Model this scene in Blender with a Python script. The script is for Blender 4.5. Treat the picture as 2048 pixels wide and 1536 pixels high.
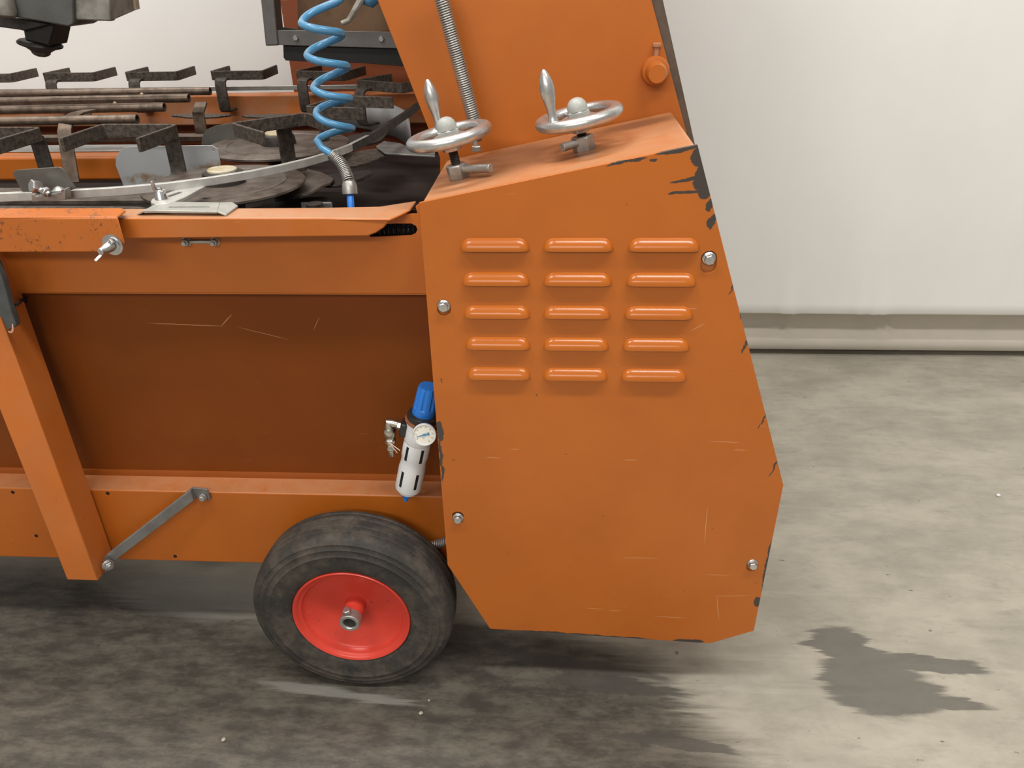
import bpy, bmesh, math, random
from mathutils import Vector, Matrix
C = bpy.context.scene.collection
for _o in list(bpy.data.objects): bpy.data.objects.remove(_o)
R_ = math.radians
# ------------------------------------------------------------------ camera
FPX, CAMH = 1538.0, 1.32
def cam_axes(pitch, roll, yaw):
    cp, sp = math.cos(pitch), math.sin(pitch); cr, sr = math.cos(roll), math.sin(roll)
    r = Vector((1, 0, 0)); f = Vector((0, cp, -sp)); d = Vector((0, -sp, -cp))
    rz = Matrix.Rotation(yaw, 3, 'Z')
    return rz @ (cr*r + sr*d), rz @ (-sr*r + cr*d), rz @ f
AX, AD, AF = cam_axes(R_(28.804), R_(1.282), R_(3.956))
cam_d = bpy.data.cameras.new('camera'); cam = bpy.data.objects.new('camera', cam_d); C.objects.link(cam)
m = Matrix((AX, -AD, -AF)).transposed().to_4x4(); m.translation = (0, 0, CAMH)
cam.matrix_world = m
cam_d.sensor_width = 36; cam_d.lens = 36*FPX/2048; cam_d.clip_start = 0.02
bpy.context.scene.camera = cam
# ------------------------------------------------------------------ world, lamps, exposure
sc = bpy.context.scene
sc.view_settings.view_transform = 'Standard'; sc.view_settings.look = 'None'
sc.view_settings.exposure = 0.0; sc.view_settings.gamma = 1; sc.view_settings.use_curve_mapping = False
w = bpy.data.worlds.new('hall'); sc.world = w; w.use_nodes = True
bg = w.node_tree.nodes['Background']; bg.inputs[0].default_value = (1.0, 0.965, 0.91, 1); bg.inputs[1].default_value = 0.34
def lamp(name, loc, sx, sy, power, target=None, col=(1, .97, .915)):
    l = bpy.data.lights.new(name, 'AREA'); l.shape = 'RECTANGLE'; l.size = sx; l.size_y = sy; l.energy = power; l.color = col
    o = bpy.data.objects.new(name, l); C.objects.link(o); o.location = loc
    if target: o.rotation_euler = (Vector(target)-Vector(loc)).to_track_quat('-Z', 'Y').to_euler()
    return o
lamp('strip_and_fill_light', (1.25, -.05, 4.3), 2.6, .28, 108)
lamp('strip_and_fill_light', (-1.7, -.1, 4.3), 1.6, .28, 62)
lamp('strip_and_fill_light', (-.9, -2.6, 2.9), 3.4, .35, 70, (-.2, .9, .2))  # added front fill, not a known fixture
lamp('strip_and_fill_light', (-1.1, 1.72, 4.3), 2.6, .28, 96)  # added fill that brightens the backdrop
# ------------------------------------------------------------------ pixel -> point on a plane of known distance
def U(px, py, x=None, y=None, z=None):
    d = AX*((px-1024)/FPX) + AD*((py-768)/FPX) + AF
    o = Vector((0, 0, CAMH))
    t = (x-o.x)/d.x if x is not None else (y-o.y)/d.y if y is not None else (z-o.z)/d.z
    return o + d*t
def FP(pts, y): return [U(a, b, y=y) for a, b in pts]
def HP(pts, z): return [U(a, b, z=z) for a, b in pts]
# ------------------------------------------------------------------ mesh builder
def perp(v):
    v = v.normalized(); a = Vector((0, 0, 1)) if abs(v.z) < .9 else Vector((1, 0, 0))
    return v.cross(a).normalized()
class MB:
    def __init__(s): s.bm = bmesh.new()
    def loopface(s, pts): return s.bm.faces.new([s.bm.verts.new(p) for p in pts])
    def prism(s, pts, ext):
        ext = Vector(ext); pts = [Vector(p) for p in pts]; n = len(pts)
        a = [s.bm.verts.new(p) for p in pts]; b = [s.bm.verts.new(p+ext) for p in pts]
        s.bm.faces.new(a); s.bm.faces.new(b[::-1])
        for i in range(n): s.bm.faces.new((a[i], b[i], b[(i+1) % n], a[(i+1) % n]))
        return s
    def box(s, x0, x1, y0, y1, z0, z1):
        return s.prism([(x0, y0, z0), (x1, y0, z0), (x1, y0, z1), (x0, y0, z1)], (0, y1-y0, 0))
    def obox(s, c, ux, uy, uz, sx, sy, sz):
        c = Vector(c); ux, uy, uz = [Vector(u).normalized() for u in (ux, uy, uz)]
        p = [c-ux*sx/2-uz*sz/2-uy*sy/2, c+ux*sx/2-uz*sz/2-uy*sy/2, c+ux*sx/2+uz*sz/2-uy*sy/2, c-ux*sx/2+uz*sz/2-uy*sy/2]
        return s.prism(p, uy*sy)
    def tube(s, path, r, seg=12, caps=True, hollow=0):
        path = [Vector(p) for p in path]; n = len(path)
        rs = r if isinstance(r, (list, tuple)) else [r]*n
        rings = []; N = None
        for i in range(n):
            t = (path[min(i+1, n-1)]-path[max(i-1, 0)]).normalized()
            if N is None: N = perp(t)
            else: N = (N-t*N.dot(t)).normalized()
            B = t.cross(N)
            rings.append([s.bm.verts.new(path[i]+(N*math.cos(2*math.pi*k/seg)+B*math.sin(2*math.pi*k/seg))*rs[i]) for k in range(seg)])
        for a, b in zip(rings, rings[1:]):
            for k in range(seg): s.bm.faces.new((a[k], a[(k+1) % seg], b[(k+1) % seg], b[k]))
        if caps: s.bm.faces.new(rings[0][::-1]); s.bm.faces.new(rings[-1])
        return s
    def lathe(s, prof, origin=(0, 0, 0), axis=(0, 0, 1), seg=32, ph=0, closed=False):
        o = Vector(origin); a = Vector(axis).normalized(); N = perp(a); B = a.cross(N); rings = []
        for r, h in prof:
            if r < 1e-6: rings.append([s.bm.verts.new(o+a*h)])
            else: rings.append([s.bm.verts.new(o+a*h+(N*math.cos(2*math.pi*k/seg+ph)+B*math.sin(2*math.pi*k/seg+ph))*r) for k in range(seg)])
        pairs = list(zip(rings, rings[1:]))
        if closed: pairs.append((rings[-1], rings[0]))
        for p, q in pairs:
            for k in range(seg):
                k2 = (k+1) % seg
                if len(p) == 1 and len(q) == 1: continue
                if len(p) == 1: s.bm.faces.new((p[0], q[k2], q[k]))
                elif len(q) == 1: s.bm.faces.new((p[k], p[k2], q[0]))
                else: s.bm.faces.new((p[k], p[k2], q[k2], q[k]))
        return s
    def cyl(s, a, b, r, seg=20):
        a, b = Vector(a), Vector(b); h = (b-a).length
        return s.lathe([(0, 0), (r, 0), (r, h), (0, h)], a, b-a, seg)
    def hexa(s, a, b, r, ph=0):
        return s.cylseg(a, b, r, 6, ph)
    def cylseg(s, a, b, r, seg, ph=0):
        a, b = Vector(a), Vector(b); h = (b-a).length
        return s.lathe([(0, 0), (r*.86, 0), (r, .12*h), (r, .85*h), (r*.84, h), (0, h)], a, b-a, seg, ph)
    def strip(s, path, wdir, w, t):
        path = [Vector(p) for p in path]; n = len(path); W = Vector(wdir).normalized(); secs = []
        for i in range(n):
            ts = []
            if i > 0: ts.append((path[i]-path[i-1]).normalized())
            if i < n-1: ts.append((path[i+1]-path[i]).normalized())
            ns = [q.cross(W).normalized() for q in ts]
            nn = sum(ns, Vector()).normalized(); k = 1/max(.4, nn.dot(ns[0]))
            h = nn*(t/2*k)
            secs.append([s.bm.verts.new(path[i]+W*w/2*a+h*b) for a, b in ((1, 1), (1, -1), (-1, -1), (-1, 1))])
        for a, b in zip(secs, secs[1:]):
            for k in range(4): s.bm.faces.new((a[k], a[(k+1) % 4], b[(k+1) % 4], b[k]))
        s.bm.faces.new(secs[0][::-1]); s.bm.faces.new(secs[-1])
        return s
    def plate(s, outer, holes, ext):
        """flat plate with cut-out holes, given as 3D loops in one plane, thickened by ext"""
        ext = Vector(ext); es = []; b = bmesh.new()
        for lp in [outer]+holes:
            vs = [b.verts.new(Vector(p)) for p in lp]
            es += [b.edges.new((vs[i], vs[(i+1) % len(vs)])) for i in range(len(vs))]
        bmesh.ops.triangle_fill(b, edges=es, use_beauty=True, use_dissolve=False)
        bmesh.ops.dissolve_limit(b, angle_limit=.01, verts=b.verts[:], edges=b.edges[:])
        r = bmesh.ops.extrude_face_region(b, geom=b.faces[:])
        bmesh.ops.translate(b, verts=[v for v in r['geom'] if isinstance(v, bmesh.types.BMVert)], vec=ext)
        bmesh.ops.recalc_face_normals(b, faces=b.faces[:])
        me = bpy.data.meshes.new('t'); b.to_mesh(me); b.free(); s.bm.from_mesh(me); bpy.data.meshes.remove(me)
        return s
    def xf(s, M): bmesh.ops.transform(s.bm, matrix=M, verts=s.bm.verts[:]); return s
OFF = {}
def mesh(name, mb, mat, parent=None, bevel=0, smooth=35, local=False, segs=2):
    bm = mb.bm
    off = OFF.get(parent.name, Vector()) if parent and not local else Vector()
    if off.length: bmesh.ops.translate(bm, verts=bm.verts[:], vec=-off)
    bmesh.ops.recalc_face_normals(bm, faces=bm.faces[:])
    me = bpy.data.meshes.new(name); bm.to_mesh(me); bm.free()
    if smooth:
        me.polygons.foreach_set('use_smooth', [True]*len(me.polygons)); me.set_sharp_from_angle(angle=R_(smooth))
    me.materials.append(mat)
    o = bpy.data.objects.new(name, me); C.objects.link(o)
    if parent: o.parent = parent; OFF[o.name] = OFF.get(parent.name, Vector())
    if bevel:
        b = o.modifiers.new('edge', 'BEVEL'); b.width = bevel; b.segments = segs; b.limit_method = 'ANGLE'; b.angle_limit = R_(40)
    return o
def tag(o, label=None, cat=None, group=None, kind=None):
    if label: o['label'] = label
    if cat: o['category'] = cat
    if group: o['group'] = group
    if kind: o['kind'] = kind
    return o
def empty(name, loc=(0, 0, 0), parent=None):
    o = bpy.data.objects.new(name, None); C.objects.link(o); o.empty_display_size = .05
    if parent:
        o.parent = parent; OFF[o.name] = OFF.get(parent.name, Vector())
    else: o.location = loc; OFF[o.name] = Vector(loc)
    return o
def arc(c, r, a0, a1, n, z=None):
    return [(c[0]+r*math.cos(R_(a0+(a1-a0)*i/n)), c[1]+r*math.sin(R_(a0+(a1-a0)*i/n))) for i in range(n+1)]
# ------------------------------------------------------------------ materials
def new_mat(name):
    m = bpy.data.materials.new(name); m.use_nodes = True; nt = m.node_tree
    return m, nt, nt.nodes['Principled BSDF']
def N(nt, typ, **kw):
    n = nt.nodes.new(typ)
    for k, v in kw.items():
        if k in n.inputs: n.inputs[k].default_value = v
        else: setattr(n, k, v)
    return n
def pos(nt): return nt.nodes.new('ShaderNodeNewGeometry').outputs['Position']
def noise(nt, vec, scale, detail=4, rough=.6, stretch=None):
    if stretch:
        mp = N(nt, 'ShaderNodeMapping'); mp.inputs['Scale'].default_value = stretch; nt.links.new(vec, mp.inputs[0]); vec = mp.outputs[0]
    n = N(nt, 'ShaderNodeTexNoise'); n.inputs['Scale'].default_value = scale; n.inputs['Detail'].default_value = detail; n.inputs['Roughness'].default_value = rough
    nt.links.new(vec, n.inputs['Vector']); return n
def ramp(nt, sock, lo, hi, a=0., b=1.):
    r = N(nt, 'ShaderNodeMapRange'); r.interpolation_type = 'SMOOTHSTEP'
    for k, v in zip((1, 2, 3, 4), (lo, hi, a, b)): r.inputs[k].default_value = v
    nt.links.new(sock, r.inputs[0]); return r.outputs[0]
def mth(nt, op, a, b=None):
    n = N(nt, 'ShaderNodeMath'); n.operation = op
    for i, v in enumerate((a, b)):
        if v is None: continue
        if isinstance(v, (int, float)): n.inputs[i].default_value = v
        else: nt.links.new(v, n.inputs[i])
    return n.outputs[0]
def mixc(nt, fac, a, b):
    n = N(nt, 'ShaderNodeMix'); n.data_type = 'RGBA'
    for i, v in ((0, fac), (6, a), (7, b)):
        if isinstance(v, (int, float)): n.inputs[i].default_value = v
        elif isinstance(v, tuple): n.inputs[i].default_value = (*v[:3], 1)
        else: nt.links.new(v, n.inputs[i])
    return n.outputs[2]
def distort(nt, vec, scale, amp, stretch=None):
    n = noise(nt, vec, scale, 5, .65, stretch)
    s = N(nt, 'ShaderNodeVectorMath'); s.operation = 'SUBTRACT'; s.inputs[1].default_value = (.5, .5, .5); nt.links.new(n.outputs['Color'], s.inputs[0])
    q = N(nt, 'ShaderNodeVectorMath'); q.operation = 'MULTIPLY'; q.inputs[1].default_value = amp; nt.links.new(s.outputs[0], q.inputs[0])
    d = N(nt, 'ShaderNodeVectorMath'); d.operation = 'ADD'; nt.links.new(vec, d.inputs[0]); nt.links.new(q.outputs[0], d.inputs[1])
    return d.outputs[0]
def blobs(nt, vec, items, soft=.15):
    """mask of ellipses: (centre, radii, rotation)"""
    out = None
    for c, r, rot in items:
        mp = N(nt, 'ShaderNodeMapping'); mp.vector_type = 'TEXTURE'
        mp.inputs['Location'].default_value = c; mp.inputs['Rotation'].default_value = rot; mp.inputs['Scale'].default_value = r
        nt.links.new(vec, mp.inputs[0])
        l = N(nt, 'ShaderNodeVectorMath'); l.operation = 'LENGTH'; nt.links.new(mp.outputs[0], l.inputs[0])
        v = ramp(nt, l.outputs['Value'], 1+soft, 1-soft)
        out = v if out is None else mth(nt, 'MAXIMUM', out, v)
    return out
def bump(nt, p, sock, strength, dist=.002):
    b = N(nt, 'ShaderNodeBump'); b.inputs['Strength'].default_value = strength; b.inputs['Distance'].default_value = dist
    nt.links.new(sock, b.inputs['Height']); nt.links.new(b.outputs[0], p.inputs['Normal'])
def simple(name, col, rough, metal=0., col2=None, scale=30, bumpy=0., detail=5, lo=.35, hi=.7, spec=.5):
    m, nt, p = new_mat(name); v = pos(nt)
    n = noise(nt, v, scale, detail)
    c2 = col2 or tuple(x*.82 for x in col)
    nt.links.new(mixc(nt, ramp(nt, n.outputs[0], lo, hi), col, c2), p.inputs['Base Color'])
    p.inputs['Metallic'].default_value = metal; p.inputs['Specular IOR Level'].default_value = spec
    nt.links.new(ramp(nt, n.outputs[0], 0, 1, rough-.06, rough+.06), p.inputs['Roughness'])
    if bumpy: bump(nt, p, n.outputs[0], bumpy)
    return m
ORANGE = (.475, .128, .0155)
def paint(name, col=ORANGE, rough=.36, chips=None, dust=0., dustcol=(.36, .24, .16), chipcol=(.075, .06, .052), spots=.0, smears=None, settled=0., flecks=0., scratch=.35, marks=None, spec=.42):
    m, nt, p = new_mat(name); v = pos(nt)
    big = noise(nt, v, 5, 4); fine = noise(nt, v, 140, 3)
    c = mixc(nt, ramp(nt, big.outputs[0], .3, .7), col, (col[0]*.90, col[1]*.88, col[2]*.85))
    if dust:
        d = noise(nt, v, 9, 6, .7); f = mth(nt, 'MULTIPLY', ramp(nt, d.outputs[0], .3, .65), dust)
        c = mixc(nt, f, c, dustcol)
    if settled:
        sx = N(nt, 'ShaderNodeSeparateXYZ'); nt.links.new(nt.nodes.new('ShaderNodeNewGeometry').outputs['Normal'], sx.inputs[0])
        sd = noise(nt, v, 30, 5, .7)
        f = mth(nt, 'MULTIPLY', ramp(nt, sx.outputs[2], .6, .95, 0, settled), ramp(nt, sd.outputs[0], .25, .6, .45, 1))
        c = mixc(nt, f, c, (.43, .275, .17))
    if smears:
        f = blobs(nt, distort(nt, v, 12, (.03, .03, .03)), smears, .45); f = mth(nt, 'MULTIPLY', f, .72)
        c = mixc(nt, f, c, (.13, .055, .025))
    # fine pale scratches
    s = noise(nt, distort(nt, v, 3, (.05, .05, .02)), 5, 2, .5, (4, 1, 60)); f = ramp(nt, s.outputs[0], .75, .775, 0, scratch)
    c = mixc(nt, f, c, (.62, .30, .14))
    sp = noise(nt, v, 75, 2, .5); f = ramp(nt, sp.outputs[0], .76-spots, .79-spots, 0, .8); c = mixc(nt, f, c, (.12, .05, .03))
    if marks:
        f = blobs(nt, distort(nt, v, 25, (.004, .004, .004)), marks, .3); c = mixc(nt, mth(nt, 'MULTIPLY', f, .7), c, (.62, .33, .17))
    if flecks:
        g = noise(nt, v, 14, 3, .6); k = noise(nt, v, 190, 4, .7, (1, 1, .7))
        f = ramp(nt, mth(nt, 'ADD', k.outputs[0], mth(nt, 'MULTIPLY', g.outputs[0], .55)), .93-flecks, .97-flecks, 0, .85); c = mixc(nt, f, c, (.10, .045, .025))
    if chips:
        f = blobs(nt, distort(nt, distort(nt, v, 42, (.014, .014, .012), (.4, 1, 1.3)), 160, (.006, .006, .005), (.3, 1, 1)), chips, .08); c = mixc(nt, f, c, chipcol)
        nt.links.new(mth(nt, 'MULTIPLY', f, .3), p.inputs['Metallic'])
    nt.links.new(c, p.inputs['Base Color'])
    nt.links.new(ramp(nt, big.outputs[0], 0, 1, rough-.05, rough+.08+dust*.25), p.inputs['Roughness'])
    p.inputs['Specular IOR Level'].default_value = spec
    bump(nt, p, fine.outputs[0], .06, .0006)
    return m
M = {}
M['paint'] = paint('orange_paint')
M['paint_dusty'] = paint('dusty_orange_paint', rough=.5, dust=.55, spots=.03)
M['paint_worn'] = paint('rust_flecked_orange_paint', rough=.45, dust=.15, flecks=.075, dustcol=(.3, .1, .03))
M['paint_inner_shade'] = paint('shaded_orange_paint', col=(.30, .07, .018), rough=.5, dust=.3, dustcol=(.15, .07, .04))  # orange darkened so the interior shade sits in the colour
M['rust'] = simple('rusted_steel', (.110, .086, .066), .62, .3, (.038, .030, .025), 110, .8, detail=8, lo=.32, hi=.68)
M['rust_stem'] = simple('rusted_stem_steel', (.078, .062, .050), .6, .3, (.034, .028, .024), 90, .6, detail=7)
M['dark_sheet'] = simple('dull_dark_sheet', (.135, .13, .115), .42, .4, (.10, .095, .085), 16)
M['galv_lever'] = simple('dull_galvanised_bar', (.40, .40, .365), .45, .4, (.33, .33, .30), 40)
M['rust_dark'] = simple('dark_oily_steel', (.05, .042, .037), .5, .4, (.022, .018, .016), 45, .4)
M['brown_tube'] = simple('brown_bar_steel', (.15, .105, .075), .42, .45, (.075, .052, .038), 50, .2)
M['disc'] = simple('stained_plate_steel', (.15, .12, .10), .5, .4, (.075, .055, .042), 24, .25)
M['galv'] = simple('galvanised_steel', (.46, .45, .42), .42, .75, (.36, .35, .33), 60)
M['galv_dark'] = simple('grey_galvanised_sheet', (.30, .30, .29), .45, .6, (.22, .21, .20), 18)
M['sheet'] = simple('zinc_sheet', (.44, .45, .46), .45, .45, (.36, .36, .36), 12)
M['zinc'] = simple('bright_zinc', (.62, .63, .63), .28, .95, (.5, .5, .5), 90)
M['alu'] = simple('cast_aluminium', (.60, .60, .59), .34, .9, (.50, .50, .49), 120, .12)
M['nickel'] = simple('nickel_brass', (.60, .57, .50), .26, 1., (.5, .47, .41), 60)
M['grey_cap'] = simple('grey_plastic_cap', (.36, .37, .345), .42, 0, (.31, .32, .30), 40)
M['black'] = simple('black_plastic', (.022, .022, .023), .3)
M['rubber'] = simple('black_rubber_sheet', (.014, .014, .014), .75, 0, (.02, .019, .018), 20, .1)
M['oily_black'] = simple('oily_black_steel', (.012, .010, .009), .5, .2, (.022, .018, .015), 40)
M['hole'] = simple('dark_hole', (.004, .004, .004), .9)
M['grey_steel'] = simple('blue_grey_steel', (.19, .18, .175), .42, .4, (.13, .125, .12), 14)
M['brown_edge'] = simple('brown_steel_edge', (.125, .085, .06), .55, .2, (.09, .062, .045), 30, .1)
M['shade_dark'] = simple('dark_interior_shade', (.022, .010, .007), .8, 0, (.012, .007, .006), 10)  # near-black base colour stands in for the shade inside the machine
M['red'] = paint('red_paint', col=(.66, .058, .036), rough=.26, spots=.04)
M['blue_hose'] = simple('blue_hose_plastic', (.085, .265, .455), .22, 0, (.07, .235, .42), 25)
M['blue'] = simple('blue_plastic', (.02, .19, .66), .38, 0, (.018, .17, .6), 40)
M['white'] = simple('white_enamel', (.72, .73, .74), .32, 0, (.66, .67, .68), 30)
M['cream'] = simple('cream_plastic_cap', (.50, .45, .34), .5, 0, (.36, .26, .12), 45, lo=.42, hi=.7)
M['dial'] = simple('dial_face', (.85, .83, .74), .3, 0, (.83, .81, .72), 10)
M['ink'] = simple('dial_ink', (.05, .05, .05), .5)
M['tie'] = simple('pale_tie', (.72, .55, .46), .5)
M['copper'] = simple('bare_copper', (.75, .42, .30), .35, .4)
M['copper_weld'] = simple('brown_weld', (.30, .22, .16), .45, .5)
M['galv_bright'] = simple('bright_galvanised_bar', (.54, .535, .50), .45, .4, (.44, .43, .41), 50)
M['lever'] = simple('dark_grey_lever', (.075, .08, .082), .6, .1, (.05, .053, .055), 30, .3)
M['pale_housing'] = simple('pale_grey_casting', (.30, .29, .26), .5, .25, (.16, .145, .12), 26, .2)
M['grey_housing'] = simple('grey_green_casting', (.105, .108, .10), .5, .2, (.075, .075, .07), 14, .1)
# tyre: dusty rubber
def tyre_mat():
    m, nt, p = new_mat('dusty_tyre_rubber'); v = pos(nt)
    n = noise(nt, v, 22, 7, .7); n2 = noise(nt, v, 150, 3)
    c = mixc(nt, ramp(nt, n.outputs[0], .38, .72), (.027, .024, .021), (.085, .069, .053))
    c = mixc(nt, ramp(nt, n2.outputs[0], .55, .8, 0, .35), c, (.13, .11, .09))
    nt.links.new(c, p.inputs['Base Color']); p.inputs['Roughness'].default_value = .72
    bump(nt, p, n2.outputs[0], .25, .001); return m
M['tyre'] = tyre_mat()
# backdrop cloth
def cloth_mat():
    m, nt, p = new_mat('white_backdrop_cloth'); v = pos(nt)
    n = noise(nt, v, 2.2, 4); n2 = noise(nt, v, 160, 2)
    nt.links.new(mixc(nt, ramp(nt, n.outputs[0], .3, .7), (.80, .792, .765), (.825, .82, .80)), p.inputs['Base Color'])
    p.inputs['Roughness'].default_value = .85; p.inputs['Specular IOR Level'].default_value = .2; bump(nt, p, n2.outputs[0], .08, .001); return m
M['cloth'] = cloth_mat()
# concrete floor with wet and oily stains
def floor_mat():
    m, nt, p = new_mat('stained_concrete'); v = pos(nt)
    def fl(px, py): q = U(px, py, z=0); return (q.x, q.y, 0)
    a = noise(nt, v, 3.2, 8, .68, (1, 1.7, 1)); b = noise(nt, v, 20, 6, .7, (.55, 1.4, 1)); f = noise(nt, v, 170, 3, .6)
    st = noise(nt, v, 2.6, 5, .6, (.5, 7, 1))
    base = mixc(nt, ramp(nt, a.outputs[0], .3, .7), (.29, .267, .217), (.43, .396, .325))
    base = mixc(nt, ramp(nt, b.outputs[0], .46, .78, 0, .55), base, (.22, .20, .16))
    base = mixc(nt, ramp(nt, st.outputs[0], .55, .75, 0, .45), base, (.46, .43, .36))
    # damp, soiled floor along the machine front, with cover shadow painted into the mask
    dv = distort(nt, v, 3.0, (.34, .05, 0), (.7, 9, 1)); dv = distort(nt, dv, 9, (.08, .05, 0))
    def el(px, py, rx, ry, rot=0): return (fl(px, py), (rx, ry, 1), (0, 0, R_(rot)))
    soil_and_shade = blobs(nt, dv, [el(240, 1480, .80, .32, 8), el(560, 1500, .62, .30, -6), el(980, 1420, .42, .15, -6), el(900, 1300, .45, .10, -7), el(200, 1300, .60, .22, -16), el(-150, 1350, .55, .36, 0), el(760, 1600, .60, .26, 0), el(1160, 1400, .24, .085, -7), el(1100, 1540, .45, .10, -4)], .30)
    dn = mixc(nt, ramp(nt, b.outputs[0], .35, .68), (.026, .023, .0185), (.105, .092, .073))
    dn = mixc(nt, ramp(nt, a.outputs[0], .56, .74, 0, .55), dn, (.15, .136, .11))
    g = noise(nt, v, 62, 7, .75, (.7, 1.2, 1)); dn = mixc(nt, ramp(nt, g.outputs[0], .5, .68, 0, .6), dn, (.022, .019, .016))
    dn = mixc(nt, ramp(nt, g.outputs[0], .28, .42, .45, 0), dn, (.16, .145, .12))
    c = mixc(nt, mth(nt, 'MULTIPLY', soil_and_shade, .93), base, dn)
    # oily dark splash on the right
    sv = distort(nt, v, 2.2, (.20, .03, 0), (.6, 16, 1)); sv = distort(nt, sv, 12, (.05, .035, 0))
    oil = blobs(nt, sv, [el(1760, 1375, .125, .072, -8), el(1700, 1300, .075, .06, -50), el(1820, 1325, .17, .022, -6), el(1840, 1400, .13, .016, -5), el(1360, 1490, .12, .014, -6), el(1240, 1372, .16, .016, -7), el(1150, 1330, .18, .018, -8)], .12)
    c = mixc(nt, mth(nt, 'MULTIPLY', oil, .74), c, (.068, .063, .055))
    # dry pale streaks by the tyre and under the beam
    pv = distort(nt, v, 3.2, (.26, .03, 0), (.7, 24, 1))
    pale = blobs(nt, pv, [el(640, 1382, .13, .012, -8), el(720, 1395, .10, .010, -6), el(400, 1190, .20, .07, -4)], .35)
    c = mixc(nt, mth(nt, 'MULTIPLY', pale, .6), c, (.26, .25, .225))
    pit = noise(nt, v, 55, 3, .5, (.6, 1.3, 1)); c = mixc(nt, ramp(nt, pit.outputs[0], .70, .76, 0, .7), c, (.045, .04, .034))
    nt.links.new(c, p.inputs['Base Color'])
    wet = mth(nt, 'MAXIMUM', soil_and_shade, oil)
    nt.links.new(ramp(nt, wet, 0, 1, .62, .46), p.inputs['Roughness'])
    h = mth(nt, 'ADD', mth(nt, 'MULTIPLY', b.outputs[0], .6), mth(nt, 'MULTIPLY', f.outputs[0], .4))
    bump(nt, p, h, .35, .003); return m
M['floor'] = floor_mat()
# ------------------------------------------------------------------ setting
fl = mesh('floor', MB().prism([(-5, -3, -.05), (5, -3, -.05), (5, 3.2, -.05), (-5, 3.2, -.05)], (0, 0, .05)), M['floor'], smooth=0)
tag(fl, 'grey concrete floor with dark oily stains', 'floor', kind='structure')
wb = mesh('wall_back', MB().box(-5, 5, 3.05, 3.15, 0, 4.6), M['cloth'], smooth=0)
tag(wb, 'plain wall behind the white cloth backdrop', 'wall', kind='structure')
def backdrop():
    root = empty('backdrop_curtain', (0, 2.70, 0)); tag(root, 'white cloth backdrop hanging behind the orange machine, with a beige rolled hem', 'backdrop')
    rnd = random.Random(4)
    folds = [(.80, .035, .5), (.865, .03, -.45), (1.155, .02, -.7), (1.19, .018, -.6), (1.235, .03, -.75), (-1.4, .03, .5), (1.9, .03, -.5)]
    def grid(prof, n=520, x0=-4.6, x1=4.6, wr=1.):
        mb = MB(); rows = []
        for y, z, k in prof:
            row = []
            for i in range(n+1):
                x = x0+(x1-x0)*i/n
                d = .004*math.sin(x*3.1+z*2)*k+.002*math.sin(x*9.7+1)*k
                for fx, fw, sl in folds:
                    u = (x-fx-sl*(z-.08))/fw
                    d += -.012*math.exp(-u*u*6)*k*wr
                row.append(mb.bm.verts.new((x, y+d, z)))
            rows.append(row)
        for a, b in zip(rows, rows[1:]):
            for i in range(n): mb.bm.faces.new((a[i], a[i+1], b[i+1], b[i]))
        return mb
    zt = U(1700, 629, y=2.622).z
    sh = [(2.655, 4.4, .3), (2.645, 2.6, .3), (2.635, 1.5, .3), (2.630, .8, .3), (2.627, .4, .4), (2.623, zt+.04, .5), (2.621, zt+.006, .6), (2.627, zt, .6)]
    mesh('cloth_sheet', grid(sh), M['cloth'], root, smooth=80)
    hm = [(2.627, zt+.001, .6), (2.655, zt-.018, .9), (2.673, zt-.05, 1.), (2.679, zt-.08, .9), (2.670, zt-.098, .7), (2.645, zt-.108, .3), (2.639, zt-.112, .2), (2.637, .03, .1), (2.645, .024, .1), (2.715, .024, .1)]
    tag(mesh('hem', grid(hm), M['hem'], root, smooth=80), 'beige rolled bottom hem')
M['hem'] = simple('beige_hem_cloth', (.52, .475, .41), .8, 0, (.48, .44, .38), 6, spec=.2)
backdrop()
# ------------------------------------------------------------------ the potting machine
MROOT = empty('potting_machine', (-.45, 1.75, 0))
tag(MROOT, 'orange painted steel potting machine on a red-rimmed wheel, with two silver handwheels', 'machine')
def MP(name, mb, mat, bevel=0, parent=None, label=None, **k):
    o = mesh(name, mb, M[mat] if isinstance(mat, str) else mat, parent or MROOT, bevel, **k)
    if label: o['label'] = label
    return o
XL = -2.35
# base beam (folded channel with a dusty ledge)
zb, zt_ = .222, .405
def xprism(prof, x0, x1): return MB().prism([(x0, y, z) for y, z in prof], (x1-x0, 0, 0))
beam = MP('base_beam', xprism([(1.20, zb), (1.20, zt_), (1.262, zt_+.004), (1.262, zt_-.004), (1.206, zt_-.008), (1.206, zb+.005), (1.27, zb+.005), (1.27, zb)], XL, .10), paint('beam_paint', col=(.44, .115, .012), settled=.4), .004, segs=3)
for px, py in ((25, 985), (215, 987), (72, 1072), (350, 1113), (785, 1105)):
    q = U(px, py, y=1.199); MP('screw_hole', MB().cyl((q.x, 1.1994, q.z), (q.x, 1.21, q.z), .0038, 12), 'hole', parent=beam)
MP('rear_beam', MB().box(XL, .15, 2.42, 2.5, .222, .41), 'paint', .004)
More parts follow.
